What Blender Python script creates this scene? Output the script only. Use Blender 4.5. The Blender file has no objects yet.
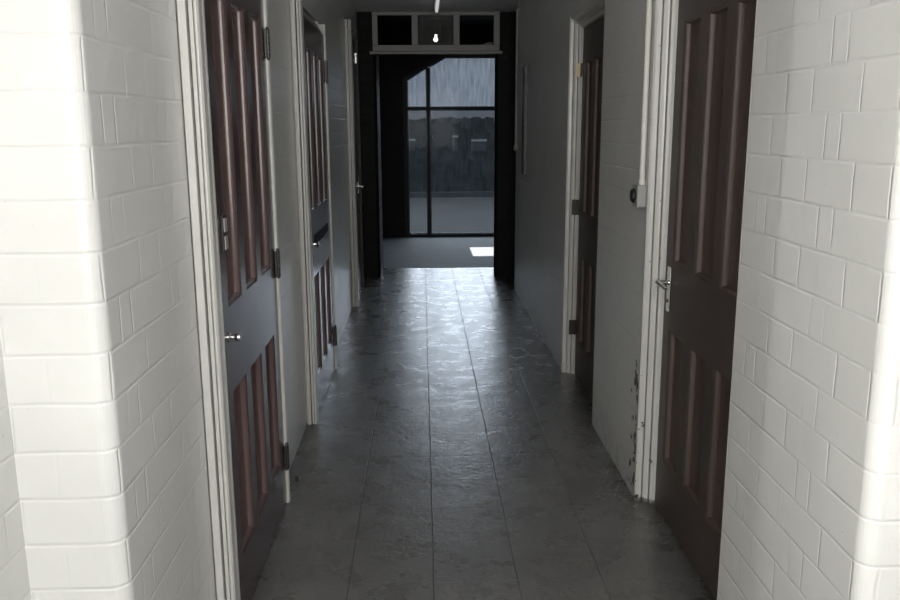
import bpy, bmesh, math, random
from mathutils import Vector, Matrix
random.seed(7)
S = bpy.context.scene
C = S.collection

# ------------------------------------------------------------------ camera
cam_data = bpy.data.cameras.new('camera'); cam = bpy.data.objects.new('camera', cam_data); C.objects.link(cam)
cam_data.sensor_width = 36.0; cam_data.lens = 835/900*36; cam_data.clip_start = 0.05; cam_data.clip_end = 300
R = Matrix(((0.9994, 0.0114, -0.0311), (-0.0328, 0.2028, -0.9787), (-0.0049, 0.9792, 0.2030)))
cam.matrix_world = Matrix.Translation((0, 0, 1.5)) @ R.to_4x4()
S.camera = cam
S.view_settings.view_transform = 'Standard'; S.view_settings.look = 'None'
S.view_settings.gamma = 1; S.view_settings.use_curve_mapping = False
S.view_settings.exposure = -0.08

# ------------------------------------------------------------------ sky
W = bpy.data.worlds.new('sky'); S.world = W; W.use_nodes = True
nt = W.node_tree; nt.nodes.clear()
tc = nt.nodes.new('ShaderNodeTexCoord'); sx = nt.nodes.new('ShaderNodeSeparateXYZ')
rp = nt.nodes.new('ShaderNodeValToRGB'); bg = nt.nodes.new('ShaderNodeBackground'); wo = nt.nodes.new('ShaderNodeOutputWorld')
e = rp.color_ramp.elements                      # overcast: dull at the horizon, bright overhead
e[0].position = 0.0; e[0].color = (0.012, 0.013, 0.0145, 1)
e[1].position = 0.70; e[1].color = (0.05, 0.053, 0.056, 1)
k = e.new(0.098); k.color = (0.0125, 0.0138, 0.0155, 1)
k = e.new(0.15); k.color = (0.95, 0.97, 1.0, 1)
k = e.new(0.34); k.color = (0.50, 0.54, 0.58, 1)
nt.links.new(tc.outputs['Generated'], sx.inputs[0]); nt.links.new(sx.outputs['Z'], rp.inputs[0])
nt.links.new(rp.outputs[0], bg.inputs[0]); bg.inputs[1].default_value = 15.5
nt.links.new(bg.outputs[0], wo.inputs[0])

def lamp(name, kind, loc, aim, energy, color=(1, 1, 1), **kw):
    d = bpy.data.lights.new(name, kind); d.energy = energy; d.color = color
    for a, b in kw.items(): setattr(d, a, b)
    o = bpy.data.objects.new(name, d); C.objects.link(o); o.location = loc
    o.rotation_euler = (Vector(aim) - Vector(loc)).to_track_quat('-Z', 'Y').to_euler()
    return o
lamp('sun', 'SUN', (0, 0, 10), (-0.2, 0.0, 9), 20.0, (1, .97, .92), angle=0.009)
# added area lamp before the solid rear wall, standing in for unseen light
lamp('rear_fill_light', 'AREA', (0.2, -.64, 1.7), (0.2, 0, 1.65), 80, (1, .985, .955), shape='RECTANGLE', size=1.5, size_y=1.5)
lamp('left_fill_light', 'POINT', (-1.7, -.60, 1.9), (0, 0, 0), 85, (1, .98, .94), shadow_soft_size=0.005)  # added point source, no fixture; casts the edge on the right wall

# ------------------------------------------------------------------ materials
def mat(name, color, rough=.5, metal=0., spec=.5, bump=0., bscale=20., var=0., vscale=5., emit=None, coat=0.):
    m = bpy.data.materials.new(name); m.use_nodes = True; n = m.node_tree.nodes; L = m.node_tree.links
    b = n['Principled BSDF']; b.inputs['Base Color'].default_value = (*color, 1); b.inputs['Roughness'].default_value = rough
    b.inputs['Metallic'].default_value = metal; b.inputs['Specular IOR Level'].default_value = spec
    b.inputs['Coat Weight'].default_value = coat; b.inputs['Coat Roughness'].default_value = .15
    t = n.new('ShaderNodeTexCoord')
    if bump:
        x = n.new('ShaderNodeTexNoise'); x.inputs['Scale'].default_value = bscale; x.inputs['Detail'].default_value = 5
        y = n.new('ShaderNodeBump'); y.inputs['Strength'].default_value = bump; y.inputs['Distance'].default_value = .01
        L.new(t.outputs['Object'], x.inputs[0]); L.new(x.outputs[0], y.inputs['Height']); L.new(y.outputs[0], b.inputs['Normal'])
    if var:
        x = n.new('ShaderNodeTexNoise'); x.inputs['Scale'].default_value = vscale; x.inputs['Detail'].default_value = 6
        r = n.new('ShaderNodeMapRange'); r.inputs[1].default_value = .3; r.inputs[2].default_value = .7
        r.inputs[3].default_value = 1-var; r.inputs[4].default_value = 1+var
        mx = n.new('ShaderNodeMix'); mx.data_type = 'RGBA'; mx.blend_type = 'MULTIPLY'; mx.inputs[0].default_value = 1
        mx.inputs[6].default_value = (*color, 1)
        L.new(t.outputs['Object'], x.inputs[0]); L.new(x.outputs[0], r.inputs[0]); L.new(r.outputs[0], mx.inputs[7]); L.new(mx.outputs[2], b.inputs['Base Color'])
    if emit:
        b.inputs['Emission Color'].default_value = (*emit[0], 1); b.inputs['Emission Strength'].default_value = emit[1]
    return m

class G:      # tiny node-math helper
    def __init__(s, m): s.t = m.node_tree; s.n = s.t.nodes; s.l = s.t.links
    def m(s, op, *a):
        x = s.n.new('ShaderNodeMath'); x.operation = op
        for i, v in enumerate(a):
            if isinstance(v, (int, float)): x.inputs[i].default_value = v
            else: s.l.new(v, x.inputs[i])
        return x.outputs[0]
    def noise(s, vec, scale, detail=4, rough=.5):
        x = s.n.new('ShaderNodeTexNoise'); x.inputs['Scale'].default_value = scale; x.inputs['Detail'].default_value = detail
        x.inputs['Roughness'].default_value = rough; s.l.new(vec, x.inputs[0]); return x.outputs[0]
    def mr(s, v, a, b, c, d, smooth=False):
        x = s.n.new('ShaderNodeMapRange'); s.l.new(v, x.inputs[0])
        if smooth: x.interpolation_type = 'SMOOTHSTEP'
        for i, q in enumerate((a, b, c, d)): x.inputs[i+1].default_value = q
        return x.outputs[0]
    def mix(s, f, a, b, blend='MIX'):
        x = s.n.new('ShaderNodeMix'); x.data_type = 'RGBA'; x.blend_type = blend
        for i, v in ((0, f), (6, a), (7, b)):
            if isinstance(v, (int, float)): x.inputs[i].default_value = v
            elif isinstance(v, tuple): x.inputs[i].default_value = (*v, 1)
            else: s.l.new(v, x.inputs[i])
        return x.outputs[2]

def brick(name, color, rough, zoff, course, yoff, strength=.45, chips=None, rough_bump=.5):
    """painted blockwork in Flemish-like bond: joints are shallow grooves, object coordinates in metres"""
    m = bpy.data.materials.new(name); m.use_nodes = True; g = G(m); b = g.n['Principled BSDF']
    tcn = g.n.new('ShaderNodeTexCoord'); sp = g.n.new('ShaderNodeSeparateXYZ'); P = tcn.outputs['Object']; g.l.new(P, sp.inputs[0])
    X, Y, Z = sp.outputs
    wob = g.mr(g.noise(P, 9, 3), 0, 1, -.006, .006)
    u = g.m('ADD', g.m('ADD', X, Y), wob)
    zz = g.m('ADD', g.m('DIVIDE', g.m('SUBTRACT', Z, zoff), course), g.m('MULTIPLY', wob, 5))
    row = g.m('FLOOR', zz); fz = g.m('SUBTRACT', zz, row)
    dz = g.m('MULTIPLY', g.m('MINIMUM', fz, g.m('SUBTRACT', 1.0, fz)), course)
    par = g.m('FLOORED_MODULO', row, 2.0)
    per = .345
    uu = g.m('FLOORED_MODULO', g.m('SUBTRACT', g.m('SUBTRACT', u, yoff), g.m('MULTIPLY', par, .14)), per)
    gap = g.m('ADD', .065, g.m('MULTIPLY', par, .07))
    d0 = g.m('MINIMUM', uu, g.m('SUBTRACT', per, uu)); d1 = g.m('ABSOLUTE', g.m('SUBTRACT', uu, gap))
    du = g.m('MINIMUM', d0, d1)
    patch = g.mr(g.noise(P, 5, 2), .40, .52, .25, 1.2)                    # paint has filled many joints
    hv = g.m('MULTIPLY', g.mr(du, .0, .0050, 1, 0, True), patch)
    hz = g.m('MULTIPLY', g.mr(dz, .0, .006, 1, 0, True), g.mr(g.noise(P, 3.3, 2), .38, .58, .35, .9))
    # heavy paint has almost filled the upright joints on the narrow end face
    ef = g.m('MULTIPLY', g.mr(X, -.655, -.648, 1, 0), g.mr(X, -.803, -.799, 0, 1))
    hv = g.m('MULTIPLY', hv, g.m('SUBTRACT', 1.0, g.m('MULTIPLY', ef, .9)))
    joint = g.m('MAXIMUM', hv, hz)
    face = g.m('ADD', g.m('MULTIPLY', g.noise(P, 60, 4, .6), rough_bump*.25), g.m('MULTIPLY', g.noise(P, 7, 3), rough_bump))
    hgt = g.m('SUBTRACT', face, joint)
    bp = g.n.new('ShaderNodeBump'); bp.inputs['Strength'].default_value = strength; bp.inputs['Distance'].default_value = .004
    g.l.new(hgt, bp.inputs['Height']); g.l.new(bp.outputs[0], b.inputs['Normal'])
    v = g.mr(g.noise(P, 2.2, 6, .6), .3, .7, .93, 1.05)
    # scuffs: the lower courses near the floor are dirtier in blotches
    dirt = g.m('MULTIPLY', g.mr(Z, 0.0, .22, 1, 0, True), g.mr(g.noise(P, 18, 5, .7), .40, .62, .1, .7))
    pit = g.mr(g.noise(P, 85, 3, .6), .735, .76, 0, .8)
    c1 = g.mix(1.0, color, v, 'MULTIPLY')
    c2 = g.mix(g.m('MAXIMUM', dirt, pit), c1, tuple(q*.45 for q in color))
    if chips:
        (yc, z0, z1) = chips
        fall = g.m('MULTIPLY', g.mr(g.m('ABSOLUTE', g.m('SUBTRACT', Y, yc)), 0, .22, 1, 0), g.m('MULTIPLY', g.mr(Z, z0, z0+.04, 0, 1), g.mr(Z, z1, z1-.25, 0, 1)))
        cn = g.m('ADD', g.noise(P, 20, 5, .65), g.m('MULTIPLY', fall, .33))
        ch = g.mr(cn, .80, .815, 0, 1)
        c2 = g.mix(ch, c2, (.02, .018, .016))
    g.l.new(c2, b.inputs['Base Color']); b.inputs['Roughness'].default_value = rough; b.inputs['Specular IOR Level'].default_value = .45 if color[0] > .1 else .12
    return m

M = {}
M['wall_l'] = brick('white_painted_brick_left', (.62, .62, .60), .30, .0925, .0982, 1.735)
M['wall_r'] = brick('white_painted_brick_right', (.62, .62, .60), .42, .059, .0977, 1.535, chips=(3.19, 0.0, .75))
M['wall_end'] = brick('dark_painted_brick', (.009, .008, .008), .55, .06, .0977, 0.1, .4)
M['trim'] = mat('cream_gloss_paint', (.50, .495, .47), .28, bump=.12, bscale=35, var=.06, vscale=9)
M['trim_grey'] = mat('grey_gloss_paint', (.29, .285, .275), .55, bump=.1, bscale=30)
M['ceiling'] = mat('ceiling_plaster', (.85, .85, .85), .75, bump=.1, bscale=50, var=.06)
M['door'] = mat('brown_gloss_door', (.060, .041, .039), .22, bump=.10, bscale=14, var=.12, vscale=6)
M['panel'] = mat('red_brown_gloss_panel', (.095, .062, .060), .24, bump=.08, bscale=14, var=.1, vscale=6)
M['door_dull'] = mat('brown_satin_door', (.062, .047, .041), .5, bump=.08, bscale=14, var=.12, vscale=6)
M['panel_dull'] = mat('brown_satin_panel', (.068, .048, .041), .5, bump=.08, bscale=14, var=.1, vscale=6)
M['iron'] = mat('dark_hinge_iron', (.05, .048, .045), .4, metal=.6)
M['brass'] = mat('pale_brass', (.62, .53, .33), .35, metal=.2)
M['chrome'] = mat('chrome', (.75, .75, .74), .18, metal=1.)
M['pvc'] = mat('cream_plastic', (.62, .61, .57), .4)
M['box'] = mat('grey_plastic', (.30, .30, .29), .45)
M['black'] = mat('black_plastic', (.012, .012, .013), .35)
M['jamb_dark'] = mat('dull_grey_jamb', (.09, .088, .085), .6, spec=.2)
M['black_flat'] = mat('black_reflection', (.02, .02, .021), .6, spec=.2)  # for the reflected dark band on the second left door
M['frame_dark'] = mat('dark_aluminium', (.010, .011, .012), .5, spec=.2)
M['bead'] = mat('pale_glazing_bead', (.55, .58, .62), .4)
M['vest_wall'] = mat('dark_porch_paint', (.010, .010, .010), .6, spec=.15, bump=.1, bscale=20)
M['vest_floor'] = mat('porch_concrete', (.13, .135, .145), .75, bump=.1, bscale=40, var=.1)
M['sliver'] = mat('white_sliver', (.85, .85, .83), .6)
M['asphalt'] = mat('asphalt', (.009, .010, .0112), .95, spec=.1, bump=.2, bscale=8, var=.2, vscale=1.5)
M['hedge'] = mat('hedge_leaf', (.006, .0075, .008), .9, spec=.05, bump=.6, bscale=10, var=.4, vscale=3)
M['foliage'] = mat('tree_leaf', (.005, .006, .0065), .9, spec=.05, bump=.6, bscale=6, var=.4, vscale=2)
M['kerb'] = mat('pale_kerb', (.014, .015, .017), .9, spec=.1)
M['tube'] = mat('fluorescent_tube', (.8, .8, .8), .3, emit=((.95, .97, 1), .55))
M['lamp_body'] = mat('white_enamel', (.75, .75, .73), .35)
M['bulb'] = mat('lit_bulb', (1, 1, 1), .3, emit=((1, .97, .92), 6))
M['cork'] = mat('grey_board', (.10, .10, .098), .7)
M['crumb'] = mat('paint_flakes', (.42, .41, .39), .7)

def floor_mat():
    m = bpy.data.materials.new('grey_vinyl_tile'); m.use_nodes = True; g = G(m); b = g.n['Principled BSDF']
    tcn = g.n.new('ShaderNodeTexCoord'); sp = g.n.new('ShaderNodeSeparateXYZ'); P = tcn.outputs['Object']; g.l.new(P, sp.inputs[0])
    X, Y, Z = sp.outputs
    wob = g.mr(g.noise(P, 3, 2), 0, 1, -.004, .004)
    def grid(v, off, pit):
        q = g.m('FLOORED_MODULO', g.m('ADD', g.m('SUBTRACT', v, off), wob), pit); return g.m('MINIMUM', q, g.m('SUBTRACT', pit, q))
    dx = grid(X, .021, .2845); dy = grid(Y, 3.113, .2725)
    jx = g.m('MULTIPLY', g.mr(dx, .0006, .0026, 1, 0, True), g.mr(g.m('ABSOLUTE', g.m('SUBTRACT', X, .17)), .50, .52, 1, 0))
    jy = g.m('MULTIPLY', g.mr(dy, .0004, .0022, 1, 0, True), g.mr(g.noise(P, 2.5, 2), .42, .6, .12, .7))
    j = g.m('MAXIMUM', jx, jy)
    ix = g.m('FLOOR', g.m('DIVIDE', g.m('SUBTRACT', X, .021), .2845)); iy = g.m('FLOOR', g.m('DIVIDE', g.m('SUBTRACT', Y, 3.113), .2725))
    cb = g.n.new('ShaderNodeCombineXYZ'); g.l.new(ix, cb.inputs[0]); g.l.new(iy, cb.inputs[1])
    wn = g.n.new('ShaderNodeTexWhiteNoise'); wn.noise_dimensions = '2D'; g.l.new(cb.outputs[0], wn.inputs['Vector'])
    tile = g.mr(wn.outputs['Value'], 0, 1, .90, 1.08)
    blot = g.mr(g.noise(P, 4, 7, .65), .3, .7, .85, 1.12)
    base = g.mix(1.0, (.120, .118, .114), g.m('MULTIPLY', tile, blot), 'MULTIPLY')
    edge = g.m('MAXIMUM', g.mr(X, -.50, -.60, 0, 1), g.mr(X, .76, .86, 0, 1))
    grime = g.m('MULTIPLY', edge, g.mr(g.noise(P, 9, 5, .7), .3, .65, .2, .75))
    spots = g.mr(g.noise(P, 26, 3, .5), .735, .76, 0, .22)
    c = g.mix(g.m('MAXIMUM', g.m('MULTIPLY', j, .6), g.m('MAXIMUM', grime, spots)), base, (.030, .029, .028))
    g.l.new(c, b.inputs['Base Color'])
    r = g.mr(g.noise(P, 7, 6, .7), .3, .7, .22, .36); g.l.new(g.m('ADD', r, g.m('MULTIPLY', j, .3)), b.inputs['Roughness'])
    b.inputs['Specular IOR Level'].default_value = .7
    vo = g.n.new('ShaderNodeTexVoronoi'); vo.feature = 'DISTANCE_TO_EDGE'; vo.inputs['Scale'].default_value = 14; g.l.new(P, vo.inputs['Vector'])
    crk = g.mr(vo.outputs['Distance'], 0, .05, 0, 1)
    h = g.m('ADD', g.m('ADD', g.m('MULTIPLY', g.noise(P, 5, 3), .9), g.m('MULTIPLY', g.noise(P, 42, 4, .6), .34)), g.m('MULTIPLY', crk, .07))
    h = g.m('ADD', h, g.m('MULTIPLY', wn.outputs['Value'], .15))
    h = g.m('SUBTRACT', h, g.m('MULTIPLY', j, .5))
    bp = g.n.new('ShaderNodeBump'); bp.inputs['Strength'].default_value = .72; bp.inputs['Distance'].default_value = .006
    g.l.new(h, bp.inputs['Height']); g.l.new(bp.outputs[0], b.inputs['Normal'])
    return m
M['floor'] = floor_mat()

def chipped():
    m = bpy.data.materials.new('cream_paint_chipped'); m.use_nodes = True; g = G(m); b = g.n['Principled BSDF']
    tcn = g.n.new('ShaderNodeTexCoord'); sp = g.n.new('ShaderNodeSeparateXYZ'); P = tcn.outputs['Object']; g.l.new(P, sp.inputs[0])
    Z = sp.outputs[2]
    fall = g.m('MULTIPLY', g.mr(Z, .75, .45, 0, 1), g.mr(sp.outputs[1], 3.10, 3.17, 0, 1))
    n = g.m('ADD', g.noise(P, 26, 4, .6), g.m('MULTIPLY', fall, .10))
    f = g.m('MAXIMUM', g.mr(n, .70, .71, 0, 1), g.mr(g.m('ADD', Z, g.m('MULTIPLY', g.noise(P, 40), .05)), .045, .035, 0, .8))
    g.l.new(g.mix(f, (.50, .495, .47), (.025, .022, .02)), b.inputs['Base Color']); b.inputs['Roughness'].default_value = .3
    return m
M['trim_chip'] = chipped()

def glass_mat(name, tint, dirt, seed, film='ShaderNodeBsdfTranslucent', fcol=(.75, .83, .92)):
    m = bpy.data.materials.new(name); m.use_nodes = True; g = G(m); n = g.n; b = n['Principled BSDF']
    tr = n.new('ShaderNodeBsdfTransparent'); tr.inputs[0].default_value = (*tint, 1)
    gl = n.new('ShaderNodeBsdfGlossy'); gl.inputs['Roughness'].default_value = .05
    df = n.new(film); df.inputs[0].default_value = (*fcol, 1)
    tcn = n.new('ShaderNodeTexCoord'); mp = n.new('ShaderNodeMapping'); mp.inputs['Scale'].default_value = (9, 1, 1.3); mp.inputs['Location'].default_value = (seed, 0, 0)
    g.l.new(tcn.outputs['Object'], mp.inputs[0])
    streak = g.mr(g.noise(mp.outputs[0], 3, 6, .65), .35, .75, dirt*.45, dirt*1.5)
    m1 = n.new('ShaderNodeMixShader'); g.l.new(streak, m1.inputs[0]); g.l.new(tr.outputs[0], m1.inputs[1]); g.l.new(df.outputs[0], m1.inputs[2])
    m2 = n.new('ShaderNodeMixShader'); m2.inputs[0].default_value = .002; g.l.new(m1.outputs[0], m2.inputs[1]); g.l.new(gl.outputs[0], m2.inputs[2])
    n.remove(b); g.l.new(m2.outputs[0], n['Material Output'].inputs[0])
    return m
M['glass_low'] = glass_mat('dirty_window_glass', (.62, .65, .68), .006, 1.)
M['glass_top'] = glass_mat('hazy_window_glass', (.64, .67, .71), .055, 4.)
M['glass_mid'] = glass_mat('grey_film_transom_glass', (.6, .6, .6), .16, 9., 'ShaderNodeBsdfDiffuse', (.5, .5, .5))  # diffuse grey film makes the middle pane paler than its neighbours
M['glass_dark'] = glass_mat('transom_glass', (.65, .65, .65), .004, 7.)

# ------------------------------------------------------------------ mesh helpers
def box(bm, a, b, f=None):
    x0, y0, z0 = a; x1, y1, z1 = b
    vs = [bm.verts.new(f(*p) if f else p) for p in ((x0,y0,z0),(x1,y0,z0),(x1,y1,z0),(x0,y1,z0),(x0,y0,z1),(x1,y0,z1),(x1,y1,z1),(x0,y1,z1))]
    for q in ((0,3,2,1),(4,5,6,7),(0,1,5,4),(1,2,6,5),(2,3,7,6),(3,0,4,7)): bm.faces.new([vs[i] for i in q])
def prism(bm, pts, z0, z1, f=None):
    lo = [bm.verts.new(f(x, y, z0) if f else (x, y, z0)) for x, y in pts]; hi = [bm.verts.new(f(x, y, z1) if f else (x, y, z1)) for x, y in pts]
    n = len(pts); bm.faces.new(lo[::-1]); bm.faces.new(hi)
    for i in range(n): bm.faces.new((lo[i], lo[(i+1) % n], hi[(i+1) % n], hi[i]))
def cyl(bm, a, b, r, r2=None, n=16):
    a, b = Vector(a), Vector(b); r2 = r if r2 is None else r2; d = (b-a).normalized(); q = d.to_track_quat('Z', 'Y')
    A = [bm.verts.new(a+q@Vector((r*math.cos(t), r*math.sin(t), 0))) for t in [2*math.pi*i/n for i in range(n)]]
    B = [bm.verts.new(b+q@Vector((r2*math.cos(t), r2*math.sin(t), 0))) for t in [2*math.pi*i/n for i in range(n)]]
    bm.faces.new(A[::-1]); bm.faces.new(B)
    for i in range(n): bm.faces.new((A[i], A[(i+1) % n], B[(i+1) % n], B[i]))
def lathe(bm, prof, org, axis, n=20):
    q = Vector(axis).to_track_quat('Z', 'Y'); o = Vector(org); rings = []
    for r, h in prof: rings.append([bm.verts.new(o+q@Vector((r*math.cos(2*math.pi*i/n), r*math.sin(2*math.pi*i/n), h))) for i in range(n)])
    for A, B in zip(rings, rings[1:]):
        for i in range(n): bm.faces.new((A[i], A[(i+1) % n], B[(i+1) % n], B[i]))
    bm.faces.new(rings[0][::-1]); bm.faces.new(rings[-1])
def obj(name, bm, m, parent=None, bevel=0., smooth=False, seg=2):
    bmesh.ops.recalc_face_normals(bm, faces=bm.faces)
    me = bpy.data.meshes.new(name); bm.to_mesh(me); bm.free(); me.materials.append(m)
    if smooth:
        for p in me.polygons: p.use_smooth = True
    o = bpy.data.objects.new(name, me); C.objects.link(o)
    if parent: o.parent = parent; o.matrix_parent_inverse = Matrix.Translation(parent.location).inverted()
    if bevel:
        b = o.modifiers.new('bevel', 'BEVEL'); b.width = bevel; b.segments = seg; b.limit_method = 'ANGLE'; b.harden_normals = False
    if smooth: e = o.modifiers.new('split', 'EDGE_SPLIT'); e.split_angle = math.radians(40)
    return o
def new(): return bmesh.new()
def struct(name, bm, m, bevel=0.):
    o = obj(name, bm, m, None, bevel); o['kind'] = 'structure'; return o
def thing(name, loc, label, cat, group=None, kind=None):
    o = bpy.data.objects.new(name, None); C.objects.link(o); o.location = loc; o.empty_display_size = .1
    o['label'] = label; o['category'] = cat
    if group: o['group'] = group
    if kind: o['kind'] = kind
    return o
def tag(o, label, cat, group=None, kind=None):
    o['label'] = label; o['category'] = cat
    if group: o['group'] = group
    if kind: o['kind'] = kind
    return o

# ------------------------------------------------------------------ the setting
XL, XR, ZC = -.61, .855, 2.575
HEAD = 2.115
def arc(cx, cy, r, a0, a1, n=8): return [(cx+r*math.cos(math.radians(a0+(a1-a0)*i/n)), cy+r*math.sin(math.radians(a0+(a1-a0)*i/n))) for i in range(n+1)]

bm = new(); box(bm, (-4, -.9, -.1), (3.2, 8.95, 0)); struct('floor', bm, M['floor'])
bm = new(); box(bm, (-4, -.9, ZC), (3.2, 8.349, ZC+.12)); struct('ceiling', bm, M['ceiling'])

# left wall: a rounded corner towards the lobby, three door openings
bm = new()
r = .034
prism(bm, arc(XL-r, 1.566+r, r, 0, -90) + [(-.805, 1.566), (-.805, 2.2), (XL, 2.2)], 0, ZC)
for a, b in ((2.2, 2.205), (3.26, 4.08), (5.20, 6.98), (8.04, 8.35)): box(bm, (-.805, a, 0), (XL, b, ZC))
for a, b, zt in ((2.205, 3.26, HEAD), (4.08, 5.20, HEAD), (6.98, 8.04, 2.36)): box(bm, (-.805, a, zt), (XL, b, ZC)); box(bm, (-.805, a, 0), (-.70, b, zt))
struct('wall_left', bm, M['wall_l'])
bm = new(); prism(bm, [(-1.2, .3), (-.805, .3), (-.805, 1.566), (-1.2, 1.566)], 0, ZC); struct('wall_lobby_left', bm, M['wall_l'])
# right wall
bm = new()
prism(bm, [(1.05, 2.21), (XR, 2.21)] + arc(XR+r, 1.475+r, r, 180, 270) + [(1.05, 1.475)], 0, ZC)
for a, b in ((3.17, 4.05), (4.99, 7.73)): box(bm, (XR, a, 0), (1.05, b, ZC))
for a, b in ((2.21, 3.17), (4.05, 4.99)): box(bm, (XR, a, HEAD), (1.05, b, ZC)); box(bm, (.985, a, 0), (1.05, b, HEAD))
struct('wall_right', bm, M['wall_r'])
bm = new(); box(bm, (1.05, 1.475, 0), (3.0, 1.6, ZC)); struct('wall_lobby_right', bm, M['wall_r'])
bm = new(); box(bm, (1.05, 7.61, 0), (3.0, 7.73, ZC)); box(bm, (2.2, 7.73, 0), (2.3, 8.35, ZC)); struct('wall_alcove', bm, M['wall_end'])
# piers at the far end
bm = new(); r2 = .04
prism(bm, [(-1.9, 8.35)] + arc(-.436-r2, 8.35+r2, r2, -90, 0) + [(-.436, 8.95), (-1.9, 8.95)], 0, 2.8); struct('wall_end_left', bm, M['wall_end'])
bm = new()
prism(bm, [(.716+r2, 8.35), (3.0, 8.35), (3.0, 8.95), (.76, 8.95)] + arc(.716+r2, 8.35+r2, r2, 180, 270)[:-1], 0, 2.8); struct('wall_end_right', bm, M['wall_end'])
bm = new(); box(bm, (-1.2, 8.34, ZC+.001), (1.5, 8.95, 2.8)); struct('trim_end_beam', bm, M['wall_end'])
# lobby shell behind the camera, with an added frame around the rear area lamp
bm = new(); box(bm, (-4, -.9, 0), (-3.9, .3, ZC)); box(bm, (-4, .3, 0), (-1.2, .4, ZC)); struct('wall_lobby_side', bm, M['wall_l'])
bm = new(); box(bm, (3.0, -.9, 0), (3.1, 1.6, ZC)); struct('wall_lobby_far_right', bm, M['wall_l'])
bm = new(); box(bm, (-4, -.9, 0), (3.1, -.7, ZC)); struct('wall_lobby_rear', bm, M['wall_l'])

w3 = thing('rear_lamp_surround', (.2, -.7, 1.7), 'frame added around the stand-in area lamp behind the viewer', 'window', kind='structure')
bm = new()
for a, b in (((-.62, -.70, .88), (-.55, -.66, 2.52)), ((.95, -.70, .88), (1.02, -.66, 2.52)), ((-.55, -.70, .88), (.95, -.66, .95)), ((-.55, -.70, 2.45), (.95, -.66, 2.52)), ((.18, -.70, .95), (.22, -.67, 2.45))): box(bm, a, b)
obj('window_frame', bm, M['trim'], w3, .004)
# porch beyond the opening
bm = new(); box(bm, (-1.9, 8.95, -.1), (3.0, 11.66, -.004)); struct('floor_porch', bm, M['vest_floor'])
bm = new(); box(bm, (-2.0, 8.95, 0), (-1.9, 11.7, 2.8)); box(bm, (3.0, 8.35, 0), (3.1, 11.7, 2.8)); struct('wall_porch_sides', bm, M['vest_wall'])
SX0, SX1, SY0, SY1 = .590, .90, 9.80, 10.54                     # sun patch on the porch floor
ox = 2.8*.2
bm = new()
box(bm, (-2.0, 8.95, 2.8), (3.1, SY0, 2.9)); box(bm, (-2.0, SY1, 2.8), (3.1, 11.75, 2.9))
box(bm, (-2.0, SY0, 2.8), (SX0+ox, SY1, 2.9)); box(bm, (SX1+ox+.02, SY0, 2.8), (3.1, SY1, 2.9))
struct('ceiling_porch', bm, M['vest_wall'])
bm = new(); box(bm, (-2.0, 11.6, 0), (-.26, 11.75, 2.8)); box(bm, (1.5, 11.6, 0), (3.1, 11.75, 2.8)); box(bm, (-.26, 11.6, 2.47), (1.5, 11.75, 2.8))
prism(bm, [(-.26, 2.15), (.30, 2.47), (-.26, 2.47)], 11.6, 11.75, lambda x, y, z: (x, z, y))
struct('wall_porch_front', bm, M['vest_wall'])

# window_1: big glazed front with a clipped corner
w1 = thing('window_1', (.5, 11.65, 0), 'large dirty glazed porch front in a dark frame with one clipped upper corner', 'window', kind='structure')
YW = 11.63
outer = [(-.26, -.0), (1.5, -.0), (1.5, 2.47), (.30, 2.47), (-.26, 2.15)]
inner = [(-.195, .035), (1.42, .035), (1.42, 2.415), (.315, 2.415), (-.195, 2.125)]
inner_c = [(-.195, .13), (-.17, .06), (-.10, .035)] + inner[1:]
bm = new()
def ring(bm, o, i, y0, y1):
    V = lambda p, y: bm.verts.new((p[0], y, p[1])); n = len(o)
    a0, a1, b0, b1 = [V(p, y0) for p in o], [V(p, y1) for p in o], [V(p, y0) for p in i], [V(p, y1) for p in i]
    for k in range(n):
        j = (k+1) % n
        for q in ((a0[k], a0[j], b0[j], b0[k]), (a1[j], a1[k], b1[k], b1[j]), (a0[j], a0[k], a1[k], a1[j]), (b0[k], b0[j], b1[j], b1[k])): bm.faces.new(q)
ring(bm, outer, inner, YW-.035, YW+.035); obj('window_frame', bm, M['frame_dark'], w1, .004)
bm = new(); box(bm, (.068, YW-.03, .035), (.108, YW+.03, 2.28)); obj('mullion', bm, M['frame_dark'], w1, .003)
bm = new(); box(bm, (-.195, YW-.028, 1.728), (1.42, YW+.028, 1.762)); obj('glazing_bar', bm, M['frame_dark'], w1, .003)
def chz(x): return 2.125+(x+.195)*(2.415-2.125)/(.51)
def bead(pts, t=.010):
    bm = new(); n = len(pts); cx = sum(p[0] for p in pts)/n; cz = sum(p[1] for p in pts)/n
    ins = []
    for x, z in pts: ins.append((x+(t*1.2 if x < cx else -t*1.2), z+(t*1.2 if z < cz else -t*1.2)))
    ring(bm, pts, ins, YW+.008, YW+.016); return bm
panes = [('glass_low', [(-.195, .035), (.068, .035), (.068, 1.728), (-.195, 1.728)]),
         ('glass_low', [(.108, .035), (1.42, .035), (1.42, 1.728), (.108, 1.728)]),
         ('glass_top', [(-.195, 1.762), (.068, 1.762), (.068, chz(.068)), (-.195, 2.125)]),
         ('glass_top', [(.108, 1.762), (1.42, 1.762), (1.42, 2.415), (.315, 2.415), (.108, chz(.108))])]
for mt, pts in panes:
    bm = new(); prism(bm, pts, YW, YW+.006, lambda x, y, z: (x, z, y)); p = obj('glass_pane', bm, M[mt], w1)
    b = obj('glazing_bead', bead(pts), M['bead'], p)
# faces of the pane prism beyond the first would tint twice, which is what real glass does

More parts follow.
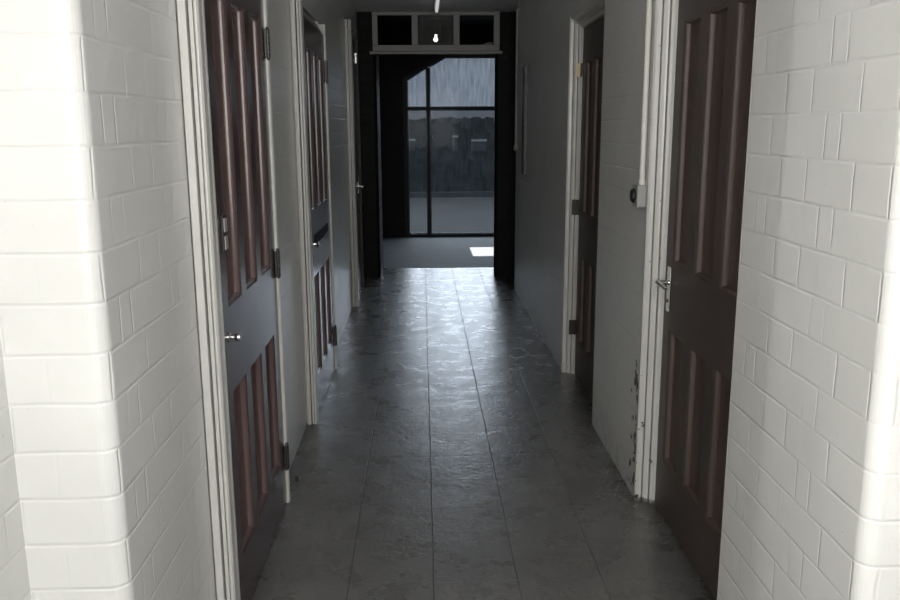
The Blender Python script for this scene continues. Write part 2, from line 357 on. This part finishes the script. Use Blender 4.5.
# transom_1 over the opening: a three light frame with a sill
t1 = thing('window_2', (.145, 8.32, 2.2), 'grey painted three-pane transom light above the far opening', 'window', kind='structure')
TY0, TY1 = 8.285, 8.345
bm = new()
zt0, zt1, zb0, zb1 = 2.537, 2.570, 2.210, 2.266
box(bm, (-.462, TY0, zt0), (.750, TY1, zt1)); box(bm, (-.462, TY0, zb0), (.750, TY1, zb1))
for a, b in ((-.462, -.412), (-.088, -.030), (.309, .367), (.694, .750)): box(bm, (a, TY0, zb1), (b, TY1, zt0))
obj('window_frame', bm, M['trim_grey'], t1, .004)
bm = new(); prism(bm, [(TY0-.02, 2.182), (TY1, 2.182), (TY1, 2.210), (TY0, 2.210), (TY0-.02, 2.204)], -.49, .775, lambda y, z, x: (x, y, z)); obj('window_sill', bm, M['trim_grey'], t1, .002)
for a, b in ((-.412, -.088), (-.030, .309), (.367, .694)):
    bm = new(); box(bm, (a, TY0+.028, zb1), (b, TY0+.032, zt0)); obj('glass_pane', bm, M['glass_mid' if -.1 < a < 0 else 'glass_dark'], t1)

# ------------------------------------------------------------------ doors
STL, PW, MU = .10, .182, .07
def door(name, label, f, Wd, H, mats, stl0=STL, pw=PW, mu=MU, zrows=((.215, .735), (.995, 1.875)), loc=(0, 0, 0)):
    """f maps (u along the leaf, w into the wall, z)"""
    root = thing(name, loc, label, 'door', kind='structure')
    bm = new(); us = [stl0 + i*(pw+mu) for i in range(3)]; T = .04
    def b(u0, u1, z0, z1, w0=0., w1=T): box(bm, (u0, w0, z0), (u1, w1, z1), f)
    b(0, us[0], .008, H); b(us[2]+pw, Wd, .008, H)
    b(us[0], us[2]+pw, .008, zrows[0][0]); b(us[0], us[2]+pw, zrows[0][1], zrows[1][0]); b(us[0], us[2]+pw, zrows[1][1], H)
    for z0, z1 in zrows:
        for i in (0, 1): b(us[i]+pw, us[i+1], z0, z1)
    leaf = obj('door_leaf', bm, M[mats[0]], root)
    for z0, z1 in zrows:
        for u0 in us:
            bm = new(); u1 = u0+pw; d, s, q = .024, .010, .004       # recessed panel with sloping moulded sides
            O = [(u0, .0), (u1, .0)]
            def rg(o, w): return [bm.verts.new(f(x, w, z)) for x, z in ((u0+o, z0+o), (u1-o, z0+o), (u1-o, z1-o), (u0+o, z1-o))]
            R_ = [rg(0, .001)] + [rg(.002+.010*math.sin(t*math.pi/10), d-.004-(d-.006)*math.cos(t*math.pi/10)) for t in range(6)] + [rg(.018, d)]
            for A, B in zip(R_, R_[1:]):
                for k in range(4): bm.faces.new((A[k], A[(k+1) % 4], B[(k+1) % 4], B[k]))
            bm.faces.new(R_[-1])
            Bk = rg(0, T-.001)
            for k in range(4): bm.faces.new((R_[0][k], R_[0][(k+1) % 4], Bk[(k+1) % 4], Bk[k]))
            bm.faces.new(Bk)
            obj('door_panel', bm, M[mats[1]], root, smooth=True)
    return root
def hinge(root, p, m, axis='z', h=.10, side=1, name='hinge'):
    """butt hinge: two plates on the face and a knuckle with finials. p = knuckle centre; side = +1 when the wall lies towards -X"""
    x, y, z = p; bm = new()
    box(bm, (min(x, x-side*.006), y-.030, z-h/2), (max(x, x-side*.006), y-.006, z+h/2)); box(bm, (min(x, x-side*.006), y+.006, z-h/2), (max(x, x-side*.006), y+.026, z+h/2))
    for k in range(5): cyl(bm, (x, y, z-h/2+k*h/5+.001), (x, y, z-h/2+(k+1)*h/5-.001), .008)
    cyl(bm, (x, y, z-h/2-.008), (x, y, z-h/2), .004, .007); cyl(bm, (x, y, z+h/2), (x, y, z+h/2+.008), .007, .004)
    return obj(name, bm, m, root)

def frame_left(root, ya, yb, top, m, f0=.052, f1=.048, strip=True, mf=None):
    """moulded frame standing proud of the left wall around a leaf that runs ya..yb"""
    X0 = XL; bm = new()
    def prof(s, y):       # s=-1 near jamb (grows towards the camera), +1 far jamb
        w = f0+.03 if s < 0 else f1
        return [(X0-.06, y), (X0+.046, y), (X0+.052, y+s*.004), (X0+.052, y+s*.020), (X0+.047, y+s*.021), (X0+.047, y+s*.024), (X0+.052, y+s*.025),
                (X0+.052, y+s*(w-.020)), (X0+.047, y+s*(w-.012)), (X0+.041, y+s*(w-.012)), (X0+.041, y+s*(w-.022)), (X0+.038, y+s*(w-.022)), (X0+.038, y+s*(w-.010)),
                (X0+.028, y+s*(w-.010)), (X0+.028, y+s*(w-.040)), (X0+.0235, y+s*(w-.040)), (X0+.0235, y+s*w), (X0+.003, y+s*w), (X0+.003, y+s*(w-.030)), (X0-.06, y+s*(w-.030))]
    prism(bm, prof(-1, ya), 0.0, top+.055); obj('door_jamb', bm, m, root, .002)
    bm = new(); prism(bm, prof(1, yb) if not mf else [(X0-.06, yb), (X0+.03, yb), (X0+.03, yb+.03), (X0-.06, yb+.03)], 0.0, top+.055); obj('door_jamb', bm, mf or m, root, .002)
    if strip: bm = new(); box(bm, (X0, ya-f0-.0305, top+.055), (X0+.022, ya-f0+.002, ZC)); obj('cover_strip', bm, m, root, .002)
    bm = new()
    pr = [(X0-.06, top), (X0+.022, top), (X0+.028, top+.01), (X0+.004, top+.055), (X0-.06, top+.055)]
    prism(bm, pr, ya, yb, lambda x, z, y: (x, y, z)); obj('door_head', bm, M['trim_grey'], root, .002)

# door_1: left, near
FX = -.568
d1 = door('door_1', 'brown six-panel door on the left, nearest the camera, round knob', lambda u, w, z: (FX-w, 2.29+u, z), .895, 2.03, ('door', 'panel'), .10, .185, .07, ((.205, .735), (.99, 1.875)), loc=(FX, 2.29, 0))
frame_left(d1, 2.287, 3.189, 2.035, M['trim'])
for z in (1.80, .99, .205): hinge(d1, (FX+.010, 3.187, z), M['iron'])
bm = new(); lathe(bm, [(.014, 0), (.014, .003), (.007, .005), (.006, .016), (.010, .020), (.012, .027), (.010, .034), (.005, .036)], (FX, 2.372, .905), (1, 0, 0)); kb = obj('door_handle', bm, M['chrome'], d1, smooth=True)
bm = new(); box(bm, (FX, 2.355, 1.150), (FX+.006, 2.402, 1.262)); lp = obj('lock_plate', bm, M['iron'], d1, .002)
bm = new(); box(bm, (FX+.006, 2.364, 1.212), (FX+.010, 2.393, 1.250)); box(bm, (FX+.006, 2.364, 1.162), (FX+.010, 2.393, 1.200)); obj('lock_cylinder', bm, M['box'], lp, .001)
# door_2: left, middle
d2 = door('door_2', 'glossy brown six-panel door on the left, second from the camera', lambda u, w, z: (FX-w, 4.19+u, z), .92, 2.03, ('door', 'panel'), .10, .19, .07, ((.20, .74), (1.08, 1.89)), loc=(FX, 4.19, 0))
frame_left(d2, 4.187, 5.113, 2.035, M['trim'])
for z in (1.82, .22): hinge(d2, (FX+.010, 5.112, z), M['iron'], h=.12)
bm = new(); lathe(bm, [(.018, 0), (.018, .003), (.008, .005), (.007, .018), (.014, .022), (.018, .030), (.015, .038), (.007, .041)], (FX, 4.27, .915), (1, 0, 0)); obj('door_handle', bm, M['chrome'], d2, smooth=True)
bm = new(); box(bm, (FX, 4.33, .895), (FX+.004, 4.98, .950)); obj('reflection_band', bm, M['black_flat'], d2, .003)  # thin dark strip put on as a reflection across the lock rail
# door_3: left, far
d3 = door('door_3', 'dark panelled door on the left, farthest along the corridor, in a taller frame', lambda u, w, z: (-.600-w, 7.07+u, z), .90, 2.26, ('door', 'panel'), .10, .185, .07, ((.22, .74), (.99, 2.06)), loc=(-.600, 7.07, 0))
frame_left(d3, 7.067, 7.973, 2.29, M['trim'], strip=False, mf=M['jamb_dark'])
bm = new(); box(bm, (-.600, 7.845, .90), (-.594, 7.885, 1.05)); hp = obj('lever_plate', bm, M['chrome'], d3, .002)
bm = new(); cyl(bm, (-.594, 7.865, .965), (-.555, 7.865, .965), .009); cyl(bm, (-.560, 7.870, .965), (-.560, 7.765, .960), .008, .006); obj('door_handle', bm, M['chrome'], hp, smooth=True)
for z in (2.12, .26): hinge(d3, (-.594, 7.975, z), M['chrome'] if z > 1 else M['iron'], h=.09)

def frame_right(root, ya, yb, top, m):
    """frame set inside the opening ya..yb of the right wall, stepped back towards the leaf"""
    X0 = XR
    def prof(s, y):      # y = wall side, steps towards the leaf
        return [(X0+.13, y-.001), (X0-.004, y-.001), (X0-.004, y-s*.016), (X0+.004, y-s*.022), (X0+.020, y-s*.024), (X0+.020, y-s*.010), (X0+.0235, y-s*.010), (X0+.0235, y-s*.030),
                (X0+.036, y-s*.036), (X0+.044, y-s*.038), (X0+.044, y-s*.024), (X0+.0475, y-s*.024), (X0+.0475, y-s*.048), (X0+.058, y-s*.052), (X0+.067, y-s*.060), (X0+.13, y-s*.060)]
    bm = new(); prism(bm, prof(1, yb), 0, top); obj('door_jamb', bm, m, root, .0015)
    bm = new(); prism(bm, [(X0+.13, ya), (X0+.03, ya), (X0+.03, ya+.03), (X0+.074, ya+.035), (X0+.13, ya+.035)], 0, top); obj('door_jamb', bm, m, root, .0015)
    bm = new(); prism(bm, [(X0+.13, top), (X0-.004, top), (X0-.004, top-.020), (X0+.024, top-.026), (X0+.028, top-.045), (X0+.050, top-.050), (X0+.054, top-.066), (X0+.074, top-.072), (X0+.13, top-.072)], ya+.035, yb-.070, lambda x, z, y: (x, y, z)); obj('door_head', bm, m, root, .0015)
RX = .922
# door_4: right, near
d4 = door('door_4', 'brown six-panel door on the right, nearest the camera, with a lever handle', lambda u, w, z: (RX+w, 3.115-u, z), .87, 2.04, ('door_dull', 'panel_dull'), .085, .178, .07, ((.225, .745), (1.0, 1.86)), loc=(RX, 3.098, 0))
frame_right(d4, 2.21, 3.17, HEAD, M['trim_chip'])
bm = new(); box(bm, (RX-.007, 3.030, .815), (RX, 3.066, .985)); pl = obj('lever_plate', bm, M['chrome'], d4, .003)
bm = new(); cyl(bm, (RX-.007, 3.048, .925), (RX-.05, 3.048, .925), .010); cyl(bm, (RX-.045, 3.055, .925), (RX-.045, 2.945, .920), .009, .006); obj('door_handle', bm, M['chrome'], pl, smooth=True)
bm = new(); cyl(bm, (RX-.007, 3.048, .855), (RX-.010, 3.048, .855), .007); obj('keyhole', bm, M['black'], pl)
# door_5: right, middle
d5 = door('door_5', 'dark brown six-panel door on the right, second from the camera', lambda u, w, z: (RX+w, 4.918-u, z), .83, 2.04, ('door_dull', 'panel_dull'), .09, .172, .06, ((.225, .745), (1.0, 1.86)), loc=(RX, 4.918, 0))
frame_right(d5, 4.05, 4.99, HEAD, M['trim'])
for z, mm, hh in ((1.815, 'brass', .075), (1.03, 'iron', .09), (.30, 'iron', .09)):     # hinge: one plate on the reveal, the knuckle at the leaf
    bm = new(); box(bm, (RX-.040, 4.9265, z-hh/2), (RX-.006, 4.9305, z+hh/2)); hg = obj('hinge', bm, M[mm], d5, .0008)
    bm = new(); cyl(bm, (RX-.006, 4.924, z-hh/2), (RX-.006, 4.924, z+hh/2), .006); obj('hinge_knuckle', bm, M['iron'], hg, smooth=True)

# ------------------------------------------------------------------ fittings
c1 = thing('wall_conduit', (XR, 3.205, 1.19), 'cream conduit dropping to a grey switch box beside the near right door frame', 'conduit')
bm = new(); cyl(bm, (XR-.014, 3.205, 1.275), (XR-.014, 3.205, ZC), .011); obj('pipe', bm, M['pvc'], c1, smooth=True)
bm = new(); box(bm, (XR-.036, 3.180, 1.193), (XR, 3.260, 1.278)); sb = obj('switch_box', bm, M['box'], c1, .004)
bm = new(); lathe(bm, [(.026, 0), (.028, .004), (.024, .012), (.010, .014)], (XR-.036, 3.225, 1.236), (-1, 0, 0)); obj('dial', bm, M['black'], sb, smooth=True)
bm = new(); cyl(bm, (XR-.014, 3.205, 1.272), (XR-.014, 3.205, 1.295), .014); obj('pipe_collar', bm, M['pvc'], c1, smooth=True)
c2 = thing('wall_conduit', (XR, 7.66, 1.27), 'thin pale conduit at the far end of the right wall beside the dark pier', 'conduit')
bm = new(); cyl(bm, (XR-.012, 7.62, 1.33), (XR-.012, 7.62, 2.50), .011); obj('pipe', bm, M['trim_grey'], c2, smooth=True)
bm = new(); lathe(bm, [(.022, 0), (.026, .006), (.024, .026), (.012, .032)], (XR, 7.62, 1.31), (-1, 0, 0)); obj('end_box', bm, M['trim_grey'], c2, smooth=True)

nb = thing('notice_board', (XR, 7.1, 1.12), 'narrow framed board hanging on the right wall near the far conduit', 'board')
bm = new(); box(bm, (XR-.008, 6.93, 1.14), (XR, 7.09, 1.95)); obj('backing', bm, M['cork'], nb)
bm = new()
for a, b in (((XR-.030, 6.895, 1.11), (XR, 6.93, 1.98)), ((XR-.018, 7.09, 1.11), (XR, 7.12, 1.98)), ((XR-.018, 6.93, 1.11), (XR, 7.09, 1.14)), ((XR-.018, 6.93, 1.95), (XR, 7.09, 1.98))): box(bm, a, b)
obj('board_frame', bm, M['black'], nb, .002)

cl = thing('ceiling_light', (.14, 7.3, ZC), 'white fluorescent batten on the corridor ceiling before the transom', 'ceiling light')
bm = new(); prism(bm, [(.115, ZC), (.171, ZC), (.165, ZC-.035), (.121, ZC-.035)], 6.70, 7.92, lambda x, z, y: (x, y, z)); obj('lamp_body', bm, M['lamp_body'], cl, .002)
bm = new(); cyl(bm, (.143, 6.74, ZC-.052), (.143, 7.88, ZC-.052), .013); obj('tube', bm, M['tube'], cl, smooth=True)
for y in (6.73, 7.89):
    bm = new(); box(bm, (.128, y-.012, ZC-.07), (.158, y+.012, ZC-.035)); obj('tube_holder', bm, M['lamp_body'], cl, .002)

pl_ = thing('pendant_lamp', (.165, 9.4, 2.8), 'black pendant lamp with a lit bulb, seen through the middle transom pane', 'pendant lamp')
bm = new(); cyl(bm, (.168, 9.4, 2.66), (.168, 9.4, 2.8), .006); obj('cord', bm, M['black'], pl_)
bm = new(); lathe(bm, [(.022, .19), (.045, .17), (.052, .10), (.050, .02), (.042, .0)], (.165, 9.4, 2.475), (0, 0, 1)); obj('lamp_shade', bm, M['black'], pl_, smooth=True)
bm = new(); bmesh.ops.create_uvsphere(bm, u_segments=16, v_segments=12, radius=.026, matrix=Matrix.Translation((.158, 9.4, 2.425))); cyl(bm, (.158, 9.4, 2.44), (.162, 9.4, 2.478), .014); obj('bulb', bm, M['bulb'], pl_, smooth=True)

bm = new()       # curled white paper behind the right transom pane, lying on its rail
pts = []
for i in range(9):
    t = i/8; pts.append((.545+t*.14, 2.268+.030*math.sin(t*math.pi*.5)**2*(1 if t < .8 else 1-(t-.8)*1.5)))
for w in (0, .001):
    pass
rows = [[bm.verts.new((x, y, z)) for x, z in pts] for y in (TY0+.034, TY0+.056)] 
for i in range(8): bm.faces.new((rows[0][i], rows[0][i+1], rows[1][i+1], rows[1][i]))
lo = [bm.verts.new((x, TY0+.034, 2.2665)) for x, z in pts]
for i in range(8): bm.faces.new((lo[i], lo[i+1], rows[0][i+1], rows[0][i]))
tag(obj('transom_sliver', bm, M['sliver']), 'curled narrow white paper behind the right transom pane', 'sliver')

bm = new(); cyl(bm, (-.56, 3.40, 0), (-.56, 3.40, .022), .009, .007); cyl(bm, (-.56, 3.40, .022), (-.56, 3.40, .026), .007, .004)
tag(obj('door_stop', bm, M['black']), 'small black rubber door stop on the floor beside the near left door', 'door stop')
bm = new()
for i in range(90):
    s = random.uniform(.0015, .005); y = random.triangular(2.75, 3.9, 3.12); x = XR - .008 - abs(random.gauss(0, .05)) if y > 3.17 or True else 0
    if y < 3.17: x = min(x+.02, .86)
    a = random.random()*6.28; c, d = math.cos(a)*s, math.sin(a)*s
    v = [bm.verts.new(p) for p in ((x+c, y+d, .0008), (x-d, y+c*.8, .0008), (x-c*.7, y-d, .0008), (x+d, y-c, .0008), (x, y, .0008+s*.5))]
    for k in range(4): bm.faces.new((v[k], v[(k+1) % 4], v[4]))
tag(obj('paint_flakes', bm, M['crumb']), 'pale paint flakes scattered on the floor at the foot of the near right frame', 'paint flakes', kind='stuff')

# ------------------------------------------------------------------ outside
bm = new(); box(bm, (-25, 11.75, -.2), (30, 60, -.06)); struct('ground', bm, M['asphalt'])
bm = new(); box(bm, (-25, 18.9, -.06), (30, 19.0, .06)); tag(obj('kerb', bm, M['kerb']), 'pale kerb line at the foot of the low hedge outside', 'kerb', kind='structure')
def leafy(name, x0, x1, y0, y1, z1, m, sc, amp):
    bm = new(); nx = int((x1-x0)/sc); nz = max(3, int(z1/sc)); g = {}
    for i in range(nx+1):
        for k in range(nz+1):
            x = x0+(x1-x0)*i/nx; z = z1*k/nz
            g[i, k] = bm.verts.new((x+random.uniform(-.3, .3)*sc, y0+random.uniform(-1, 1)*amp, -.06+z+random.uniform(-.35, .35)*sc*(k > 0)))
    for i in range(nx):
        for k in range(nz): bm.faces.new((g[i, k], g[i+1, k], g[i+1, k+1], g[i, k+1]))
    top = [g[i, nz] for i in range(nx+1)]; bk = [bm.verts.new((v.co.x, y1, v.co.z-.1)) for v in top]; bt = [bm.verts.new((v.co.x, y1, -.06)) for v in top]
    for i in range(nx): bm.faces.new((top[i], top[i+1], bk[i+1], bk[i])); bm.faces.new((bk[i], bk[i+1], bt[i+1], bt[i]))
    return obj(name, bm, m, smooth=True)
tag(leafy('hedge', -6, 8, 19.2, 20.4, 1.02, M['hedge'], .08, .03), 'low dark clipped hedge across the forecourt outside the window', 'hedge')
tag(leafy('tree_belt', -14, 16, 34, 38, 1.9, M['foliage'], .18, .12), 'dark band of trees on the far side outside the window', 'trees', kind='stuff')
for i, (x, w, h) in enumerate(((.78, .10, .22), (1.25, .35, .12), (-.35, .16, .14))):
    bm = new(); box(bm, (x, 21.2, -.06), (x+w, 21.5, 1.02+h)); prism(bm, [(21.15, 1.02+h), (21.55, 1.02+h), (21.35, 1.07+h)], x-.02, x+w+.02, lambda y, z, x: (x, y, z))
    tag(obj('gate_post', bm, M['kerb']), ('slim pale post behind the hedge, middle one outside', 'broad low pale post behind the hedge, right one outside', 'pale post behind the hedge, seen in the narrow left panes')[i], 'post', 'posts behind the hedge')
